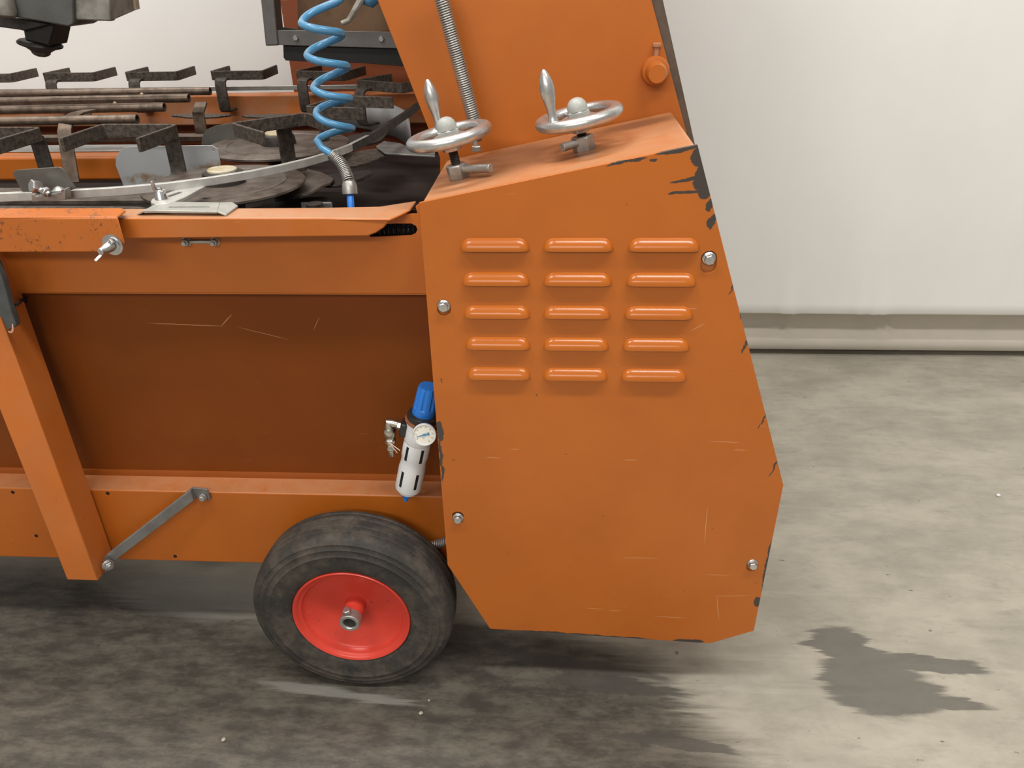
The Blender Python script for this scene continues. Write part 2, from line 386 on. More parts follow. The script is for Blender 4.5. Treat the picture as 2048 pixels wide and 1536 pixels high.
# side panel, folded inwards below the rail
zs0, zs1 = U(450, 940, y=1.245).z, U(450, 585, y=1.212).z
zq = U(450, 585, y=1.188).z
slot = [(p.x, 1.186, p.z) for p in (U(a, b, y=1.186) for a, b in ((740, 474), (822, 471), (831, 467), (835, 459), (832, 452), (823, 447), (790, 447), (740, 449)))]
mb = MB().plate([(XL, 1.186, zq), (-.198, 1.186, zq), (-.198, 1.186, .972), (XL, 1.186, .972)], [slot], (0, .003, 0))
mb.prism([(XL, 1.186, zq+.0005), (XL, 1.186, zq-.002), (XL, 1.2125, zq-.005), (XL, 1.2125, zq-.002)], (-.198-XL, 0, 0))
MP('upper_flange', mb, 'paint')
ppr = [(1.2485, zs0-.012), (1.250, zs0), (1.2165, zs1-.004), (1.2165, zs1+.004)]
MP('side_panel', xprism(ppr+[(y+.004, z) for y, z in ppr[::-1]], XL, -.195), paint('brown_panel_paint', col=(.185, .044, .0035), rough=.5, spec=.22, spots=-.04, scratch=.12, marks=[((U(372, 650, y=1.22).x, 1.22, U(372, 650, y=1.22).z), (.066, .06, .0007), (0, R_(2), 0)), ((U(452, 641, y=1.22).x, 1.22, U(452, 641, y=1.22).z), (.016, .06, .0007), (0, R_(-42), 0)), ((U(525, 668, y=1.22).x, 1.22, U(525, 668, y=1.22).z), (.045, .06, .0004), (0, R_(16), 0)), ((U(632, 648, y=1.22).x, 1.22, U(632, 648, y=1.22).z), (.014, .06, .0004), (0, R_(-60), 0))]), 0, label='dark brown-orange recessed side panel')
lpr = [(1.246, .404), (1.2455, zs0-.012), (1.247, zs0-.006)]
MP('lower_flange', xprism(lpr+[(y+.004, z) for y, z in lpr[::-1]], XL, -.195), paint('flange_paint', col=(.30, .075, .010)))
# slot plate with the corrugated hose showing through
def slot_part():
    mb = MB(); a, b = U(690, 461, y=1.201), U(862, 459, y=1.201); n = 170; path = []; rs = []
    for i in range(n+1):
        t = i/n; path.append(a.lerp(b, t)); rs.append(.0098+.0022*math.cos(t*38*2*math.pi))
    MP('corrugated_hose', mb.tube(path, rs, 16), 'black', label='black corrugated hose behind the slot')
slot_part()
# top rail: folded angle with a torn end
yr = 1.14; zr = U(500, 436, y=yr).z; zrb = U(500, 478, y=yr).z
frontp = [(150, 478.5), (735, 472.5), (752, 466), (768, 455), (776, 445), (779, 437), (640, 436), (150, 437)]
mb = MB().prism([(p.x, yr, p.z) for p in FP(frontp, yr)], (0, .004, 0))
tp = [(150, 436.5), (640, 435.5), (779, 436.5), (800, 428), (820, 418), (833, 400), (760, 411.5), (640, 414), (150, 417)]
mb.prism([(p.x, p.y, zr-.001) for p in HP(tp, zr)], (0, 0, -.004))
MP('top_rail', mb, paint('rail_paint', rough=.33, dust=.12, settled=.6), .0025)
# rail bracket with clamping bolt
yb = 1.112
fb = [(-90, 437), (234, 435.5), (248, 486), (236, 500), (195, 504.5), (12, 505), (-90, 505)]
mb = MB().prism([(p.x, yb, p.z) for p in FP(fb, yb)], (0, .004, 0))
zk = U(120, 434, y=yb).z
tb = [(-90, 435), (234, 433), (251, 420), (244, 415.5), (-90, 416)]
mb.prism([(p.x, p.y, zk) for p in HP(tb, zk)], (0, 0, -.004))
brk = MP('rail_bracket', mb, 'paint_worn', .0025)
q = U(226, 489, y=yb)
MP('washer', MB().lathe([(.005, 0), (.0165, 0), (.0165, .002), (.0125, .0022), (.0125, .005), (.005, .005)], (q.x, yb, q.z), (-.05, -1, .0)), 'zinc', parent=brk)
wd = Vector((-.35, -1, -.15)).normalized(); q = Vector((q.x, yb, q.z))
mb = MB().lathe([(0, .004), (.0095, .004), (.0075, .016), (.006, .022), (.006, .026), (.0045, .027), (0, .0262)], q, wd, 20)
up = Vector((-.75, -.2, -.75)).normalized()
mb.strip([q+wd*.012, q+wd*.014+up*.016, q+wd*.018+up*.024], wd.cross(up), .0045, .0028)
mb.strip([q+wd*.012, q+wd*.013-up*.012, q+wd*.016-up*.018], wd.cross(up), .007, .0035)
MP('wing_nut', mb, 'zinc', .0006, parent=brk)
# leg post
post = MP('leg_post', MB().prism([(-1.0, 1.13, .228), (-.934, 1.13, .228), (-.934, 1.185, .228), (-.934, 1.2, .243), (-1.0, 1.2, .243)][:2]+[(-.934, 1.13, .93), (-1.0, 1.13, .93)], (0, .066, 0)), paint('post_paint', col=(.56, .15, .019), rough=.42, dust=.1), .002)
# brace from post foot to beam
A = Vector((-.926, 1.165, .262)); B = U(386, 992, y=1.188); 
dirb = (B-A).normalized(); wv = Vector((0, -.25, 1)); wv = (wv-dirb*wv.dot(dirb)).normalized()
a0 = U(205, 1142, y=1.15); 
mb = MB().strip([U(207, 1137, y=1.158), U(217, 1118, y=1.165), U(383, 990, y=1.182), U(389, 984.5, y=1.193), U(419, 988, y=1.196)], (0, -.12, 1), .027, .0035)
br = MP('brace', mb, 'galv_dark', .0008, label='grey galvanised flat bar brace')
q = U(216, 1130, y=1.150); d = Vector((.75, -.55, .1)).normalized()
MP('bolt', MB().cyl(q-d*.004, q+d*.001, .0115).hexa(q, q+d*.010, .0095).cyl(q, q+d*.014, .005), 'zinc', .0004, parent=br)
q = U(407, 993, y=1.195); q.y = 1.193
MP('bolt', MB().cyl(q, q+Vector((0, -.002, 0)), .008).hexa(q, q+Vector((0, -.008, 0)), .0065), 'galv', .0004, parent=br)
# two screws with link below the rail
mb = MB(); q0 = U(371, 485, y=1.18); q1 = U(428, 485, y=1.18)
lk = MP('screw_link', MB().obox((q0+q1)/2+Vector((0, .004, 0)), (1, 0, 0), (0, 1, 0), (0, 0, 1), .045, .004, .005), 'galv', .0005)
for q in (q0, q1):
    MP('bolt', MB().cyl(q+Vector((0, .01, 0)), q+Vector((0, .004, 0)), .008).hexa(q+Vector((0, .005, 0)), q+Vector((0, -.004, 0)), .0065).cyl(q, q+Vector((0, -.009, 0)), .0035), 'galv', .0004, parent=lk)
# ---- gear housing and its louvred cover
CO = [(-.206, 1.014), (.1875, 1.0935), (.388, .521), (.383, .173), (.303, .135), (-.131, .157), (-.206, .321)]
YC = 1.10
hs = [(-.204, 1.012), (.186, 1.0915), (.386, .521), (.381, .175), (.302, .138), (-.130, .160), (-.204, .322)]
hous = MP('gear_housing', MB().prism([(x, YC+.005, z) for x, z in hs], (0, .275, 0)), paint('housing_paint', rough=.34, dust=.35, dustcol=(.40, .21, .11), settled=.42, smears=[((-.09, 1.27, 1.035), (.09, .10, .05), (0, 0, 0)), ((.03, 1.20, 1.06), (.05, .03, .03), (0, 0, 0)), ((.12, 1.33, 1.08), (.08, .03, .03), (0, 0, 0))]), .005, segs=3)
fl_ = [(-.2125, 1.1045, U(826, 413, y=1.1045).z), (-.2055, 1.1045, 1.0125), (-.2055, 1.1045, U(846, 462, y=1.1045).z)]
MP('flange', MB().prism(fl_, (0, .003, 0)), 'paint', .0004)
def keyhole(x, z, r, dz, n=14):
    top = [(x+r*math.cos(R_(180*i/n)), z+max(dz, 0)+r*math.sin(R_(180*i/n))) for i in range(n+1)]
    bot = [(x+r*math.cos(R_(180+180*i/n)), z+min(dz, 0)+r*math.sin(R_(180+180*i/n))) for i in range(n+1)]
    return [(p[0], YC, p[1]) for p in top+bot]
BO = [(.220, .929, .0115, -.011), (-.180, .851, .0105, -.006), (-.180, .434, .0105, .004), (.359, .342, .0105, -.007)]
chips = [((.194, 1.10, 1.078), (.013, .05, .016), (0, R_(18), 0)), ((.199, 1.10, 1.050), (.012, .05, .020), (0, R_(18), 0)), ((.205, 1.10, 1.03), (.010, .05, .012), (0, R_(18), 0)), ((.213, 1.10, 1.010), (.005, .05, .010), (0, R_(18), 0)), ((.219, 1.10, .986), (.0055, .05, .014), (0, R_(18), 0)),
         ((.165, 1.10, 1.088), (.034, .05, .0045), (0, R_(-11), 0)), ((.176, 1.10, 1.046), (.020, .05, .003), (0, R_(-12), 0)), ((.180, 1.10, 1.028), (.03, .05, .002), (0, R_(-6), 0)), ((.128, 1.10, 1.074), (.006, .05, .002), (0, 0, 0)), ((.09, 1.10, 1.0715), (.03, .05, .0018), (0, R_(-11), 0)),
         ((.262, 1.10, .885), (.0016, .05, .014), (0, R_(18), 0)), ((.278, 1.10, .84), (.003, .05, .006), (0, R_(18), 0)), ((.292, 1.10, .79), (.0022, .05, .018), (0, R_(18), 0)),
         ((.340, 1.10, .66), (.0014, .05, .03), (0, R_(18), 0)), ((.372, 1.10, .57), (.0016, .05, .035), (0, R_(18), 0)), ((.385, 1.10, .335), (.003, .05, .06), (0, 0, 0)), ((.380, 1.10, .25), (.007, .05, .012), (0, 0, 0)),
         ((.26, 1.10, .140), (.03, .05, .005), (0, R_(3), 0)), ((.05, 1.10, .148), (.15, .05, .003), (0, R_(3), 0)), ((-.2, 1.10, .62), (.006, .05, .02), (0, 0, 0)), ((-.203, 1.10, .56), (.003, .05, .045), (0, 0, 0)),
         ((0.02, 1.10, 1.0635), (.012, .05, .003), (0, R_(-11), 0))]
cm_ = lambda px, py, r, a: ((U(px, py, y=1.1).x, 1.1, U(px, py, y=1.1).z), (r, .05, .0006), (0, R_(a), 0))
cover_mat = paint('cover_paint', rough=.33, chips=chips, marks=[cm_(1280, 1116, .034, 0), cm_(1190, 1217, .016, 2), cm_(1230, 1221, .012, 2), cm_(1465, 1192, .03, -4), cm_(1450, 884, .026, 2), cm_(1436, 1150, .02, 3), cm_(1340, 1234, .03, 3), cm_(1436, 1215, .03, 80), cm_(1412, 1050, .04, 88), cm_(1377, 617, .012, 4), cm_(1395, 655, .012, -35), cm_(985, 915, .012, 0), cm_(1030, 898, .008, 0), cm_(1260, 920, .012, -3), cm_(1480, 900, .01, 0)])
cover = MP('side_cover', MB().plate([(x, YC, z) for x, z in CO], [keyhole(*b) for b in BO], (0, .0042, 0)), cover_mat, .002, segs=3, label='orange louvred side cover plate')
for x, z, r, dz in BO:
    d = Vector((0, -1, 0)); q = Vector((x, YC+.004, z))
    MP('hex_bolt', MB().lathe([(0, 0), (.0105, 0), (.0105, .004), (.0085, .006), (0, .006)], q, d, 28).hexa(q+d*.005, q+d*.013, .0082, .3), 'zinc', .0006, parent=cover, label='silver hex flange bolt')
def louvre(x0, x1, zt, h=.0185, dep=.0115):
    mb = MB(); nu, nv = 40, 10; L = (x1-x0); r = h*.95; rows = []
    for i in range(nu+1):
        # cosine-spaced at the ends
        s = i/nu; u = -L/2+L*s
        e = max(0., abs(u)-(L/2-r))/r; e = min(e, 1.); k = math.sqrt(max(0., 1-e*e)); row = []
        for j in range(nv+1):
            v = j/nv; hh = math.sin(min(1, v*1.15)*math.pi/2)**.75
            row.append(mb.bm.verts.new(((x0+x1)/2+u, YC+.0004-dep*hh*(k**.8), zt-h+h*k*.97*(1-v)+0*h)))
        rows.append(row)
    for a, b in zip(rows, rows[1:]):
        for j in range(nv): mb.bm.faces.new((a[j], a[j+1], b[j+1], b[j]))
    # lip thickness and the open underside
    for a, b in zip(rows, rows[1:]):
        p, q = a[-1], b[-1]
        p2 = mb.bm.verts.new((p.co.x, min(p.co.y+.0014, YC), p.co.z+.0002)); q2 = mb.bm.verts.new((q.co.x, min(q.co.y+.0014, YC), q.co.z+.0002))
        mb.bm.faces.new((p, q, q2, p2))
    bmesh.ops.remove_doubles(mb.bm, verts=mb.bm.verts[:], dist=1e-5)
    return mb
lv_mat = paint('louvre_paint', rough=.2)
for r in range(5):
    for x0, x1 in ((-.1495, -.045), (-.0255, .079), (.0995, .205)):
        zt = .9615-.0541*r
        lo = MP('louvre', louvre(x0, x1, zt), lv_mat, parent=cover, smooth=60)
        MP('louvre_slot', MB().box(x0+.008, x1-.008, YC-.0006, YC+.0005, zt-.0185, zt-.0135), 'hole', parent=cover)
# ---- wheel
wc = Vector((-.400, 1.075, .2)); WH = empty('wheel', parent=MROOT)
YX = Vector((0, 1, 0))
prof = [(.116, .016), (.116, .004), (.120, .0005), (.128, -.002), (.145, -.0035), (.158, -.0032), (.1595, -.0042), (.161, -.0030), (.172, -.0010), (.1735, -.0018), (.175, -.0002), (.183, .0015), (.1845, .0008), (.186, .0028), (.1915, .0055), (.1955, .010), (.1978, .016),
        (.1985, .021), (.1968, .0225), (.1968, .0245), (.1990, .026), (.1995, .036), (.1975, .0375), (.1975, .040), (.1998, .0415), (.20, .056), (.198, .0575), (.198, .06), (.1995, .0615), (.1985, .074), (.1965, .0755), (.1965, .0775), (.198, .079), (.1965, .086), (.190, .094), (.17, .098), (.14, .097), (.116, .09), (.116, .016)]
MP('tyre', MB().lathe(prof, wc, YX, 96), 'tyre', parent=WH, label='worn dusty black rubber tyre', smooth=50)
prof = [(.1155, .018), (.1165, .0015), (.1150, -.0005), (.1125, .0005), (.1085, .003), (.1070, .007), (.1040, .0085), (.1015, .0095), (.0995, .016), (.0965, .019), (.092, .0215), (.08, .026), (.06, .033), (.04, .039), (.027, .042), (.0215, .041), (.0195, .037), (.0190, .006), (.0165, .004), (0, .004)]
MP('rim', MB().lathe(prof, wc, YX, 96), 'red', parent=WH, label='glossy red dished wheel rim', smooth=50)
cc = wc+Vector((0, .004, 0))
col = MP('shaft_collar', MB().lathe([(.0125, .004), (.0125, -.0165), (.0135, -.018), (.0185, -.018), (.0200, -.0165), (.0200, .002), (.018, .004)], cc, YX, 40), 'galv', parent=WH, label='silver shaft collar')
MP('axle', MB().lathe([(0, -.0145), (.0115, -.0145), (.0125, -.0135), (.0125, .08), (0, .08)], cc, YX, 32), 'rust_dark', parent=WH)
q = cc+Vector((-.003, -.008, .018)); d = Vector((-.05, -.25, 1)).normalized()
MP('set_screw', MB().cyl(q, q+d*.007, .0045).hexa(q+d*.006, q+d*.014, .0082), 'zinc', .0005, parent=WH)
MP('axle_block', MB().cyl((-.4, 1.175, .2), (-.4, 1.24, .2), .02).box(-.44, -.36, 1.206, 1.26, .16, .23), 'paint', .002)
# ---- tower plate
YT = 1.382
tpts = [(880, 316), (755, 0), (720, -90), (560, -520), (1200, -520), (1281, -90), (1303, 0), (1372, 262), (1410, 420), (880, 420)]
MP('tower_plate', MB().prism(FP(tpts, YT), (0, .005, 0)), paint('tower_paint', rough=.36), .001, label='tall orange tower plate')
MP('tower_edge', MB().prism(FP([(1198, -520), (1221, -520), (1325, -4), (1388, 280), (1420, 420), (1372, 420), (1362, 262), (1296, 0)], YT+.008), (0, .05, 0)), 'brown_edge', .002, label='brown steel edge of the tower')
# rear tower plate
YT2 = 2.47
MP('tower_rear_plate', MB().prism(FP([(610, 330), (560, 0), (520, -300), (1000, -300), (900, 330)], YT2), (0, .006, 0)), 'paint_inner_shade', .001)  # shade inside the tower is put into this darker colour
MP('tower_back_sheet', MB().prism(FP([(596, 80), (590, -200), (900, -200), (900, 82), (790, 60)], 2.16), (0, .004, 0)), simple('bare_brown_sheet', (.20, .115, .06), .5, .3, (.10, .05, .028), 8), .001)
MP('tower_roof', MB().box(-.62, .2, YT+.006, YT2, 2.02, 2.03), 'paint', .002)
MP('tower_right_wall', MB().prism([(.15, YT+.01, 1.05), (.05, YT+.01, 2.0), (.05, YT2-.002, 2.0), (.15, YT2-.002, 1.05)], (.004, 0, 0)), 'paint_inner_shade')
# shaft stub with grub screw
q = U(1310, 141, y=YT); st = MP('shaft_stub', MB().lathe([(0, .004), (.0220, .004), (.0232, .002), (.0232, -.010), (.0210, -.014), (.0172, -.0145), (.0165, -.016), (.0165, -.040), (.0140, -.045), (0, -.045)], q, (0.02, 1, 0), 40), 'paint', label='orange shaft end with collar')
MP('grub_screw', MB().cyl(q+Vector((0, -.003, .020)), q+Vector((0, -.003, .040)), .0042).hexa(q+Vector((0, -.003, .036)), q+Vector((0, -.003, .0425)), .0078), 'paint_dusty', .0005, parent=st)
# coil spring along the tower
a, b = U(949, 246, y=1.335), U(868, -60, y=1.345); dd = (b-a); n = 66; seg = 14; path = []
ux = perp(dd); uy = dd.normalized().cross(ux)
for i in range(n*seg+1):
    t = i/(n*seg); an = 2*math.pi*i/seg; path.append(a+dd*t+(ux*math.cos(an)+uy*math.sin(an))*.0105)
sp = MP('coil_spring', MB().tube(path, .0014, 6), 'galv', label='long silver coil spring')
MP('spring_rod', MB().cyl(a-dd.normalized()*.03, b, .0050, 12), 'rust_stem', parent=sp)
e = U(953, 303, y=1.33)
MP('spring_anchor', MB().tube([U(952, 299, y=1.33), U(949, 262, y=1.333), a], .0045, 10).hexa(e, e+Vector((0, 0, .010)), .0085), 'galv', .0004, parent=sp)
# ---- handwheels on the sloping top
nrm = Vector((-.201, 0, 1)).normalized(); tx = Vector((1, 0, .201)).normalized(); ty = Vector((0, 1, 0))
def topz(x): return 1.0125+(x+.206)*.2015
def handwheel(base, h, ang, crank):
    b = Vector((base[0], base[1], topz(base[0])))
    root = empty('handwheel', parent=MROOT)
    MP('spindle_thread', MB().lathe([(0, 0)]+[(.0078 if k % 2 else .0066, .004+k*.0013) for k in range(int((h+.01)/.0013))]+[(0, h+.012)], b, nrm, 24), 'rust_dark', parent=root)
    MP('lock_nut', MB().lathe([(0, -.001), (.0165, -.001), (.0178, .001), (.0178, .020), (.0155, .022), (0, .022)], b, nrm, 6, .4), 'galv', .0006, parent=root)
    e = Vector(crank); s0 = b+nrm*.013
    MP('lock_lever', MB().cyl(s0, s0+e, .0066, 16), 'galv', .0008, parent=root)
    c = b+nrm*h
    # rim, spokes and hub are one casting
    mb = MB(); R1 = .0580; rr = .0102
    mb.lathe([(R1+rr*math.cos(2*math.pi*k/14), .016+rr*.92*math.sin(2*math.pi*k/14)) for k in range(14)], c, nrm, 64, closed=True)
    mb.lathe([(0, -.006), (.0145, -.006), (.0165, .000), (.0215, .006), (.0290, .0115), (.0300, .0145), (.0200, .0185), (0, .019)], c, nrm, 32)
    for k in range(3):
        an = R_(ang+120*k); dr = tx*math.cos(an)+ty*math.sin(an); sd = nrm.cross(dr)
        mb.strip([c+nrm*.011+dr*.012, c+nrm*.0135+dr*.035, c+nrm*.0155+dr*(R1-.002)], sd, .017, .0065)
    MP('wheel_casting', mb, 'alu', parent=root, smooth=50)
    MP('cap_nut', MB().lathe([(0, .017), (.0175, .017), (.0185, .019), (.0185, .024), (.0158, .026)], c, nrm, 6, .2).lathe([(.0158, .0255), (.0156, .031), (.0136, .0372), (.0096, .0418), (.0046, .044), (0, .0445)], c, nrm, 28), 'grey_cap', parent=root, label='grey domed cap nut', smooth=40)
    an = R_(ang); dr = tx*math.cos(an)+ty*math.sin(an); hb = c+dr*(R1-.004)+nrm*.020
    MP('crank_handle', MB().lathe([(.0085, -.008), (.0085, .004), (.0068, .008), (.0060, .014), (.0068, .024), (.0090, .034), (.0108, .045), (.0110, .052), (.0098, .060), (.0072, .068), (.0045, .074), (.0025, .077), (0, .078)], hb, nrm, 28), 'alu', parent=root, smooth=50)
    return root
handwheel((-.160, 1.215), .0495, 112, (.056, -.035, .010))
handwheel((.036, 1.225), .034, 226, (-.032, -.030, -.003))
# ------------------------------------------------------------------ conveyor inside the machine
ZP = .945
pan = MP('shade_pan', MB().box(XL, -.215, 1.232, 2.42, .80, .805), 'shade_dark')  # added dark sheet where the interior is only in shade
MP('shade_liner', MB().box(-.2145, -.2115, 1.236, 1.375, .806, .985).box(XL, -.22, 1.232, 1.235, .806, .965), 'shade_dark')  # added dark liner that blacks out the lit inner faces
MP('rear_panel', MB().box(XL, -.05, 2.44, 2.45, .40, .90), 'paint_inner_shade')
# central bed beam and rear rails
mb = MB().box(XL, -.98, 1.73, 1.86, .893, .948)
MP('bed_beam', mb, 'paint', .006)
MP('bed_strip', MB().box(XL, -.985, 1.775, 1.845, .9485, .951), 'galv_dark', .001)
MP('rear_rail', MB().box(XL, -.40, 2.37, 2.43, .90, .985), 'paint_dusty', .004)
MP('rear_flat_bar', MB().box(XL, -.42, 2.36, 2.366, 1.000, 1.012), 'galv', .001)
MP('inner_rail', MB().box(XL, -.62, 2.05, 2.09, .915, .93), 'brown_tube', .002)
MP('inner_wall', MB().box(XL, -.70, 2.10, 2.11, .70, .915), 'paint_inner_shade', .001)
# discs with hubs
ZD = .961
def disc(c, r, name='turntable_disc'):
    d = MP(name, MB().lathe([(0, .0), (r-.004, 0), (r, -.002), (r, -.006), (r-.01, -.010), (r*.5, -.013), (0, -.013)][::-1], (c[0], c[1], ZD), (0, 0, 1), 64).lathe([(r*.78, .0), (r*.77, .0015), (r*.72, .0015), (r*.71, 0)], (c[0], c[1], ZD), (0, 0, 1), 64), 'disc', smooth=30, label='brown stained round plate')
    MP('hub', MB().lathe([(0, 0), (.040, 0), (.039, .012), (.037, .020), (.032, .022), (0, .022)], (c[0], c[1], ZD), (0, 0, 1), 40), 'rust_dark', parent=d, smooth=30)
    MP('hub_cap', MB().lathe([(0, .0), (.0275, 0), (.0275, .003), (.025, .0045), (0, .0048)], (c[0], c[1], ZD+.022), (0, 0, 1), 36), 'cream', parent=d, label='cream round hub cap', smooth=30)
    MP('shaft', MB().cyl((c[0], c[1], .806), (c[0], c[1], ZD-.012), .03), 'rust_dark', parent=d)
disc((-.640, 1.435), .150)
disc((-.652, 1.790), .160)
# irregular link plates of the conveyor chain
def lobed(c, rx, ry, rot, z, seed, t=.005, name='link_plate', mat='disc'):
    rnd = random.Random(seed); pts = []; n = 28
    for i in range(n):
        a = 2*math.pi*i/n; k = 1+.13*math.sin(a*3+seed)+.06*rnd.uniform(-1, 1)
        x, y = rx*k*math.cos(a), ry*k*math.sin(a); pts.append((c[0]+x*math.cos(rot)-y*math.sin(rot), c[1]+x*math.sin(rot)+y*math.cos(rot), z))
    return MP(name, MB().prism(pts, (0, 0, -t)), mat, .001)
MP('link_plate', MB().prism(HP([(545, 368), (552, 356), (566, 350), (585, 340), (612, 337), (640, 343), (656, 350), (668, 357), (660, 366), (645, 370), (632, 379), (612, 388), (585, 389), (560, 384), (556, 376)], .936), (0, 0, -.005)), 'disc', .001)
lobed((-.53, 1.47), .085, .05, .5, .905, 5, mat='rust_dark')
lobed((-.455, 1.80), .10, .05, 1.2, .93, 3, mat='rust')
lobed((-.46, 1.60), .07, .045, .9, .928, 8, mat='rust_dark')
lobed((-.50, 2.02), .09, .05, 1.5, .93, 9, mat='rust_dark')
lobed((-.80, 2.20), .085, .030, -.1, .955, 11, mat='rust')
lobed((-1.02, 2.22), .085, .030, -.1, .955, 12, mat='rust')
MP('link_plate', MB().prism([(-1.6, 1.37, ZP-.004), (-.77, 1.345, ZP-.004), (-.66, 1.30, ZP-.004), (-.80, 1.225, ZP-.004), (-.86, 1.235, ZP-.004), (-.82, 1.28, ZP-.004), (-1.6, 1.30, ZP-.004)], (0, 0, -.006)), 'rust', .001)
MP('link_plate', MB().prism([(-1.7, 1.48, ZP-.002), (-.70, 1.47, ZP-.002), (-.70, 1.38, ZP-.002), (-1.7, 1.37, ZP-.002)], (0, 0, -.008)), 'disc', .001)
mb = MB(); 
for x, y in ((-.66, 1.285), (-.60, 1.295)): mb.lathe([(0, .004), (.012, .004), (.014, .001), (.014, -.004), (0, -.004)], (x, y, .938), (0, 0, 1), 20)
mb.prism([(-.70, 1.265, .934), (-.58, 1.285, .934), (-.575, 1.31, .934), (-.71, 1.30, .934)], (0, 0, -.006))
MP('chain_link', mb, 'rust', .001)
for x, y in ((-.52, 1.33), (-.56, 1.36), (-.46, 1.40)): MP('support_stud', MB().cyl((x, y, .806), (x, y, .93), .016), 'rust_dark')
MP('grey_bracket', MB().box(-.46, -.37, 1.45, 1.455, .83, .88), 'galv_dark', .001)
MP('grey_bracket', MB().box(-.50, -.44, 1.44, 1.446, .80, .92), 'galv_dark', .001)
MP('grey_bracket', MB().prism(HP([(752, 292), (768, 282), (800, 286), (830, 300), (870, 302), (870, 312), (770, 306)], .94), (0, 0, -.004)), 'galv_dark', .001)
# upright sheets
ys = 1.60
so = [(247, 372), (231, 330), (232, 315), (240, 301), (252, 294.5), (268, 293), (424, 290.5), (436, 298), (445, 348), (445, 375)]
rust_sheet = None
def sheet_mat():
    m, nt, p = new_mat('rust_stained_sheet'); v = pos(nt); n = noise(nt, v, 26, 6, .7)
    ce = U(400, 345, y=ys); f = blobs(nt, distort(nt, v, 14, (.06, .06, .05)), [((ce.x, ce.y, ce.z), (.09, .1, .017), (0, R_(-14), 0)), ((ce.x-.12, ce.y, ce.z-.012), (.05, .1, .010), (0, 0, 0))], .6)
    f = mth(nt, 'MULTIPLY', f, ramp(nt, n.outputs[0], .35, .6))
    nt.links.new(mixc(nt, f, (.43, .44, .45), (.25, .16, .08)), p.inputs['Base Color']); p.inputs['Metallic'].default_value = .35; p.inputs['Roughness'].default_value = .45; return m
h = [(p.x, ys, p.z) for p in [U(427+3*math.cos(k*.785), 300+3*math.sin(k*.785), y=ys) for k in range(8)]]
MP('deflector_sheet', MB().plate(FP(so, ys), [h], (0, .002, 0)), sheet_mat(), .0004, label='grey sheet deflector with rust stains')
MP('deflector_sheet', MB().prism(FP([(402, 292), (405, 272), (413, 259), (430, 252), (478, 243), (520, 240), (520, 300), (405, 300)], 1.84), (0, .003, 0)), 'dark_sheet', .0004, label='dark grey sheet with rounded corner')
# curved guard sheet round the far end
mb = MB(); cx, cy, rr = -.93, 1.86, .565; n = 40; pr = []
for i in range(n+1):
    a = R_(12+84*i/n); pr.append((cx+rr*math.cos(a), cy+rr*math.sin(a)))
vs = [[mb.bm.verts.new((x, y, z)) for x, y in pr] for z in (.90, .985)]
for i in range(n): mb.bm.faces.new((vs[0][i], vs[0][i+1], vs[1][i+1], vs[1][i]))
o = MP('curved_guard_sheet', mb, 'sheet', smooth=60); s_ = o.modifiers.new('t', 'SOLIDIFY'); s_.thickness = .002
# guide rail: flat bar on edge, curving round the end
gp = [(-1.7, 1.195), (-1.2, 1.203), (-.923, 1.214), (-.822, 1.230), (-.74, 1.250), (-.671, 1.276), (-.61, 1.313), (-.555, 1.358), (-.515, 1.402), (-.480, 1.452), (-.450, 1.51), (-.428, 1.58), (-.412, 1.67), (-.400, 1.77), (-.390, 1.88), (-.380, 2.0), (-.375, 2.1)]
g = MP('guide_rail', MB().strip([(x, y, .994) for x, y in gp[:13]], (0, 0, 1), .014, .010), 'galv_bright', .0008, label='pale galvanised guide rail curving round the carriers')
MP('rail_end', MB().strip([(x, y, .993) for x, y in gp[11:]], (0, 0, 1), .016, .011), 'rust_dark', .0008, parent=g, label='dark rusted end of the guide rail')
# clamp with deflector plate
cb = U(95, 398, y=1.20)
yq = 1.20; cl = MP('clamp_block', MB().prism(FP([(62, 390), (65, 404), (131, 400), (129, 379), (122, 380), (122, 388), (72, 392), (70, 388)], yq), (0, .018, 0)), 'galv', .0008)
MP('clamp_plate', MB().prism(FP([(48, 390), (26, 350), (27, 343), (34, 340), (118, 334), (125, 337), (130, 343), (152, 377), (128, 386), (125, 378), (60, 388)], yq+.02), (0, .0025, 0)), 'dark_sheet', .0006, parent=cl, label='grey sheet deflector plate')
q = U(84, 382, y=yq-.004)
MP('clamp_bolt', MB().hexa(q+Vector((-.012, -.006, .010)), q+Vector((-.004, .006, .004)), .011, .2).cyl(q+Vector((-.01, 0, .006)), q+Vector((.016, -.006, -.004)), .0045).hexa(q+Vector((.005, -.002, .001)), q+Vector((.012, -.005, -.002)), .008), 'zinc', .0005, parent=cl)
MP('weld', MB().lathe([(0, .006), (.006, .003), (.009, 0), (0, -.002)], U(117, 379, y=yq), (0, 0, 1), 12), 'galv', parent=cl)
